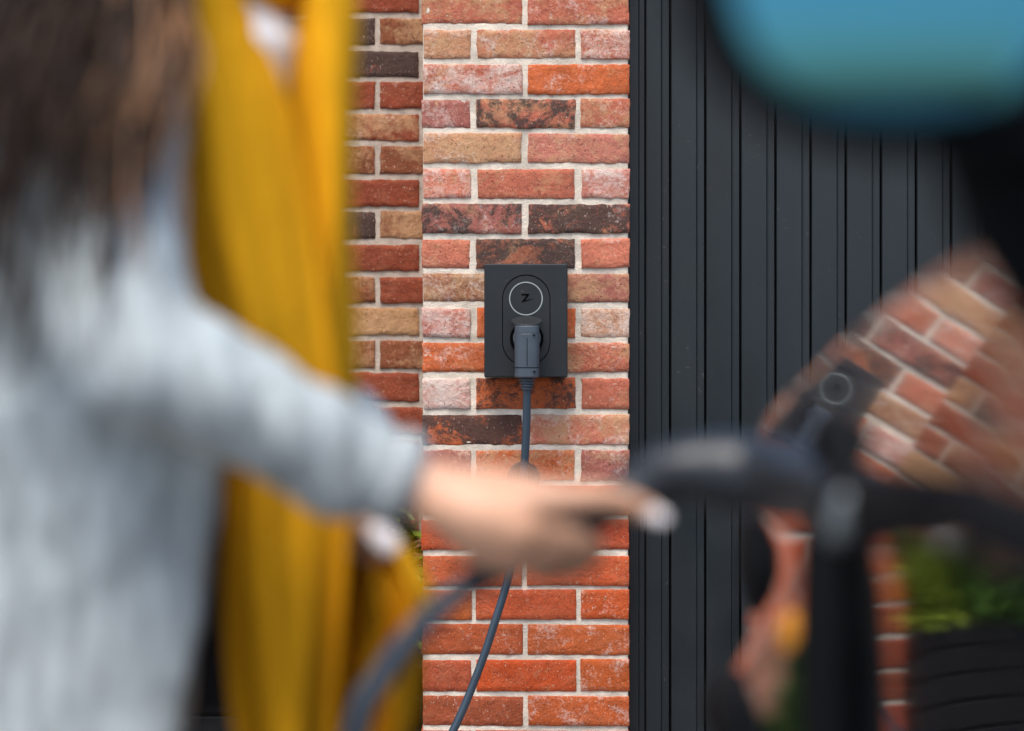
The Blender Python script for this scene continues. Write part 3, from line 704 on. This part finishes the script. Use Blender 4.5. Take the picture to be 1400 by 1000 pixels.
limb(sk, [(-.345, 1.90, 1.28, .050), A(165, 465, 1.76, .040)]); limb(sk, [(-.345, 2.14, 1.28, .055), A(300, 500, 2.2, .042)])
bd = fuse(sk, 'body', M['skin'], per, .0042, 3)
# nails
def nail(p, d, nn, L, W):
    p, d, nn = Vector(p), Vector(d).normalized(), Vector(nn).normalized(); sd = d.cross(nn).normalized()
    m_ = MB(); rs_ = []
    for v in (-1, -.6, 0, .6, 1):
        ww = W*(1-.35*max(0, v)**2-.2*max(0, -v)); row = []
        for u in (-1, -.5, 0, .5, 1): row.append(p+d*v*L+sd*u*ww-nn*(.35*ww*u*u))
        rs_.append(row+[q-nn*.0012 for q in reversed(row)])
    m_.rings(rs_); o_ = m_.build('nail', M['nail'], None, smooth=True); o_.parent = bd; o_.matrix_parent_inverse = Matrix.Identity(4); return o_
nail(at(899, 703, 1.7675), at(905, 709, 1.77)-at(880, 696, 1.77), (0.25, -.9, .35), .0085, .0062)
nail(at(525, 737, 1.962), Vector((.6, 0, -.6)), (.2, -1, .2), .014, .0105)
nail(at(808, 759, 1.786), Vector((-.2, .4, -1)), (.9, -.3, -.2), .006, .006)
# face details
for s_ in (-1, 1):
    b = MB(); b.ball((HX+.070, HY+s_*.031, HZ+.010), (.010, .013, .0075)); e = b.build('eye', M['eye'], None, smooth=True); e.parent = bd
    b = MB(); b.ball((HX+.0785, HY+s_*.031, HZ+.009), (.003, .0055, .0055)); e2 = b.build('iris', M['iris'], None, smooth=True); e2.parent = bd
b = MB(); b.tube([(HX+.088, HY-.022, HZ-.058), (HX+.0965, HY, HZ-.055), (HX+.088, HY+.022, HZ-.058)], [.003, .006, .003], 8, round_end=True); e = b.build('mouth', M['lip'], None, smooth=True); e.parent = bd
# trousers, shoes, top
tr = MB()
tr.rings([oval(-.385, 2.06, .74, .165, .11), oval(-.38, 2.06, .9, .160, .10), oval(-.365, 2.06, 1.04, .15, .10), oval(-.35, 2.06, 1.12, .12, .10)])
for s_ in (-1, 1): limb(tr, [(-.42, 2.04+s_*.07, .82, .085), (-.42, 2.03+s_*.08, .48, .075), (-.46, 2.02+s_*.085, .10, .058)])
fuse(tr, 'dark_trousers', M['dark_cloth'], per, .009, 4)
for s_ in (-1, 1):
    b = MB(); limb(b, [(-.50, 2.02+s_*.085, .055, .048), (-.42, 2.02+s_*.087, .06, .045), (-.33, 2.02+s_*.095, .038, .034)]); b.build('shoe', M['dark_cloth'], per, smooth=True)
b = MB(); b.rings([oval(-.345, 2.0, 1.10, .115, .13), oval(-.32, 2.0, 1.2, .125, .12), oval(-.29, 2.0, 1.30, .12, .10), oval(-.295, 2.04, 1.37, .075, .075)]); fuse(b, 'white_top', M['white_cloth'], per, .008, 4)
# coat
ct = MB()
coatring = lambda *v: oval(*v, n=40, e=3.6)
ct.rings([coatring(-.500, 2.03, .42, .205, .22), coatring(-.485, 2.03, .58, .195, .21), coatring(-.470, 2.03, .76, .170, .19), coatring(-.445, 2.03, .92, .165, .18), coatring(-.425, 2.03, 1.03, .165, .16), coatring(-.405, 2.02, 1.16, .145, .16), coatring(-.375, 2.02, 1.26, .11, .155), coatring(-.345, 2.02, 1.33, .085, .11)])
front = [(-200, 560), (150, 540), (270, 570), (304, 615), (296, 680), (270, 840), (243, 1000), (222, 1130), (190, 1330), (-200, 1330)]
ct.rings([[at(x_, y_, d_) for x_, y_ in front] for d_ in (1.835, 1.94)])
limb(ct, [(-.365, 1.93, 1.285, .062), A(105, 140, 1.85, .062), A(140, 320, 1.79, .055), A(165, 455, 1.745, .055), A(220, 508, 1.745, .052), A(340, 563, 1.76, .0465), A(455, 622, 1.78, .0415), A(538, 652, 1.79, .0375)], 20)
limb(ct, [(-.365, 2.11, 1.285, .062), A(200, 160, 2.2, .066), A(270, 400, 2.23, .060), A(310, 490, 2.22, .058), A(400, 545, 2.18, .052), A(470, 590, 2.14, .045), A(500, 640, 2.12, .040)], 20)
def folds(p):
    a = noise.fractal(Vector((p.x*9, p.y*9, p.z*3.2)), 1, 2, 3)*.010
    q_ = noise.noise(Vector((p.x*26+p.z*12, p.y*20, p.z*22-p.x*10)))*.0045
    return a+q_
coat = fuse(ct, 'coat', M['coat'], per, .0075, 5, folds)
cf = MB(); cf.tube([at(530, 650, 1.789), at(557, 661, 1.79)], [.0375, .0355], 24); cuff = cf.build('cuff', M['coat'], None, smooth=True); cuff.parent = coat; cuff.matrix_parent_inverse = Matrix.Identity(4)
# scarf : folded wool ribbons
def ribbon(keys, d0, folds_n, amp, seed, nv=90, nu=40, thick=.007):
    """keys: (py, px_left, px_right, depth)"""
    ks = spline(keys, 14); rs_ = []
    rsd = random.Random(seed); ph = [rsd.uniform(0, 6.28) for _ in range(4)]
    m_ = MB(); n_ = len(ks)
    fr_, bk_ = [], []
    for i, (py, xl, xr, d) in enumerate(ks):
        f_ = []
        for j in range(nu+1):
            u = j/nu; x = xl+(xr-xl)*u
            dd = d+amp*(math.sin(u*folds_n*6.28+ph[0]+.9*math.sin(i*.05+ph[1]))+.35*math.sin(u*folds_n*2.3*6.28+ph[2]+i*.03))-.035*math.sin(u*math.pi)
            p = at(x, py, dd); p.x += .004*math.sin(i*.12+u*5+ph[3]); f_.append(p)
        fr_.append(f_); bk_.append([p+Vector((0, thick, 0)) for p in f_])
    m_.rings([a+list(reversed(b_)) for a, b_ in zip(fr_, bk_)])
    return m_
sc1 = ribbon([(-230, 215, 330, 1.93), (-100, 200, 322, 1.92), (0, 206, 338, 1.92), (130, 205, 384, 1.92), (300, 215, 425, 1.92), (450, 258, 455, 1.92), (600, 292, 474, 1.93), (720, 305, 470, 1.93), (860, 312, 468, 1.935), (1000, 318, 466, 1.94), (1120, 322, 462, 1.94)], 1.93, 1.15, .016, 3)
scarf = sc1.build('scarf', M['scarf'], per, smooth=True)
t2 = ribbon([(-230, 330, 430, 2.02), (-100, 386, 470, 2.0), (0, 404, 482, 1.99), (130, 398, 484, 1.98), (300, 405, 488, 1.975), (420, 425, 487, 1.98), (520, 440, 482, 2.0), (620, 450, 488, 2.05), (700, 462, 510, 2.08)], 2.0, .8, .007, 9)
t2 = t2.build('scarf_tail', M['scarf'], None, smooth=True); t2.parent = scarf; t2.matrix_parent_inverse = Matrix.Identity(4)
t3 = ribbon([(716, 476, 536, 2.09), (745, 468, 556, 2.08), (800, 462, 580, 2.06), (850, 458, 596, 2.06), (880, 455, 588, 2.06), (940, 450, 572, 2.06), (1000, 445, 560, 2.065), (1100, 440, 545, 2.07)], 2.06, 2.6, .016, 5)
t3 = t3.build('scarf_end', M['scarf'], None, smooth=True); t3.parent = scarf; t3.matrix_parent_inverse = Matrix.Identity(4)
lp = MB(); loop_pts = []
for k in range(33):
    a = 2*math.pi*k/32; loop_pts.append((-.285+.085*math.cos(a), 2.02+.085*math.sin(a), 1.395-.025*math.cos(a)+.008*math.sin(5*a)))
lp.tube(loop_pts, [.042+.006*math.sin(k*1.7) for k in range(33)], 16); l_ = lp.build('scarf_loop', M['scarf'], None, smooth=True); l_.parent = scarf; l_.matrix_parent_inverse = Matrix.Identity(4)
# hair : locks falling from the head over the near shoulder
def hair(n, mat, name, par, seed, x_rng, end_rng, thick):
    rs = random.Random(seed); m_ = MB()
    for k in range(n):
        a = rs.uniform(-.5, 3.6); h_ = rs.uniform(-.2, 1)
        top = Vector((HX-.03+.085*math.cos(a+1.57)*math.sqrt(1-h_*h_*.8), HY-.082*abs(math.sin(rs.uniform(.2, 1.57))), HZ+.02+.1*h_))
        xe_ = rs.uniform(*x_rng); ye_ = end_rng[0]+(end_rng[1]-end_rng[0])*rs.random()**1.5
        if xe_ > 170: ye_ = min(ye_, 500-.6*(xe_-170))
        d1 = rs.uniform(1.68, 1.79)
        mid = at(xe_*.7+88+rs.uniform(-25, 25), -40+rs.uniform(-50, 30), rs.uniform(1.76, 1.86)); low = at(xe_+rs.uniform(-20, 50), ye_*.5, d1+.02); end = at(xe_+rs.uniform(-75, 30), ye_, d1)
        sh = Vector((top.x-.02, HY-.095-rs.uniform(0, .02), HZ-.06))
        p = spline([top, sh, mid, low, end], 5)
        r0 = thick*rs.uniform(.6, 1.3); m_.tube(p, [r0*(1-.85*(i/(len(p)-1))**2.2) for i in range(len(p))], 5)
    return m_
cap = MB(); cap.ball((HX-.026, HY, HZ+.036), (.106, .088, .112), 24, 16); cap.tube([(HX-.08, HY, HZ), (-.36, HY, 1.40), (-.44, HY+.02, 1.25), (-.50, HY+.02, 1.12)], [.085, .09, .07, .03], 16, round_end=True)
m_ = hair(340, M['hair'], 'hair', per, 5, (-90, 205), (110, 510), .0030)
m_.add(cap.v, cap.f); ho = m_.build('hair', M['hair'], per, smooth=True)
m2 = hair(45, M['hair_light'], 'hair_highlight', per, 8, (110, 235), (140, 430), .0030)
h2 = m2.build('hair_highlight', M['hair_light'], None, smooth=True); h2.parent = ho; h2.matrix_parent_inverse = Matrix.Identity(4)
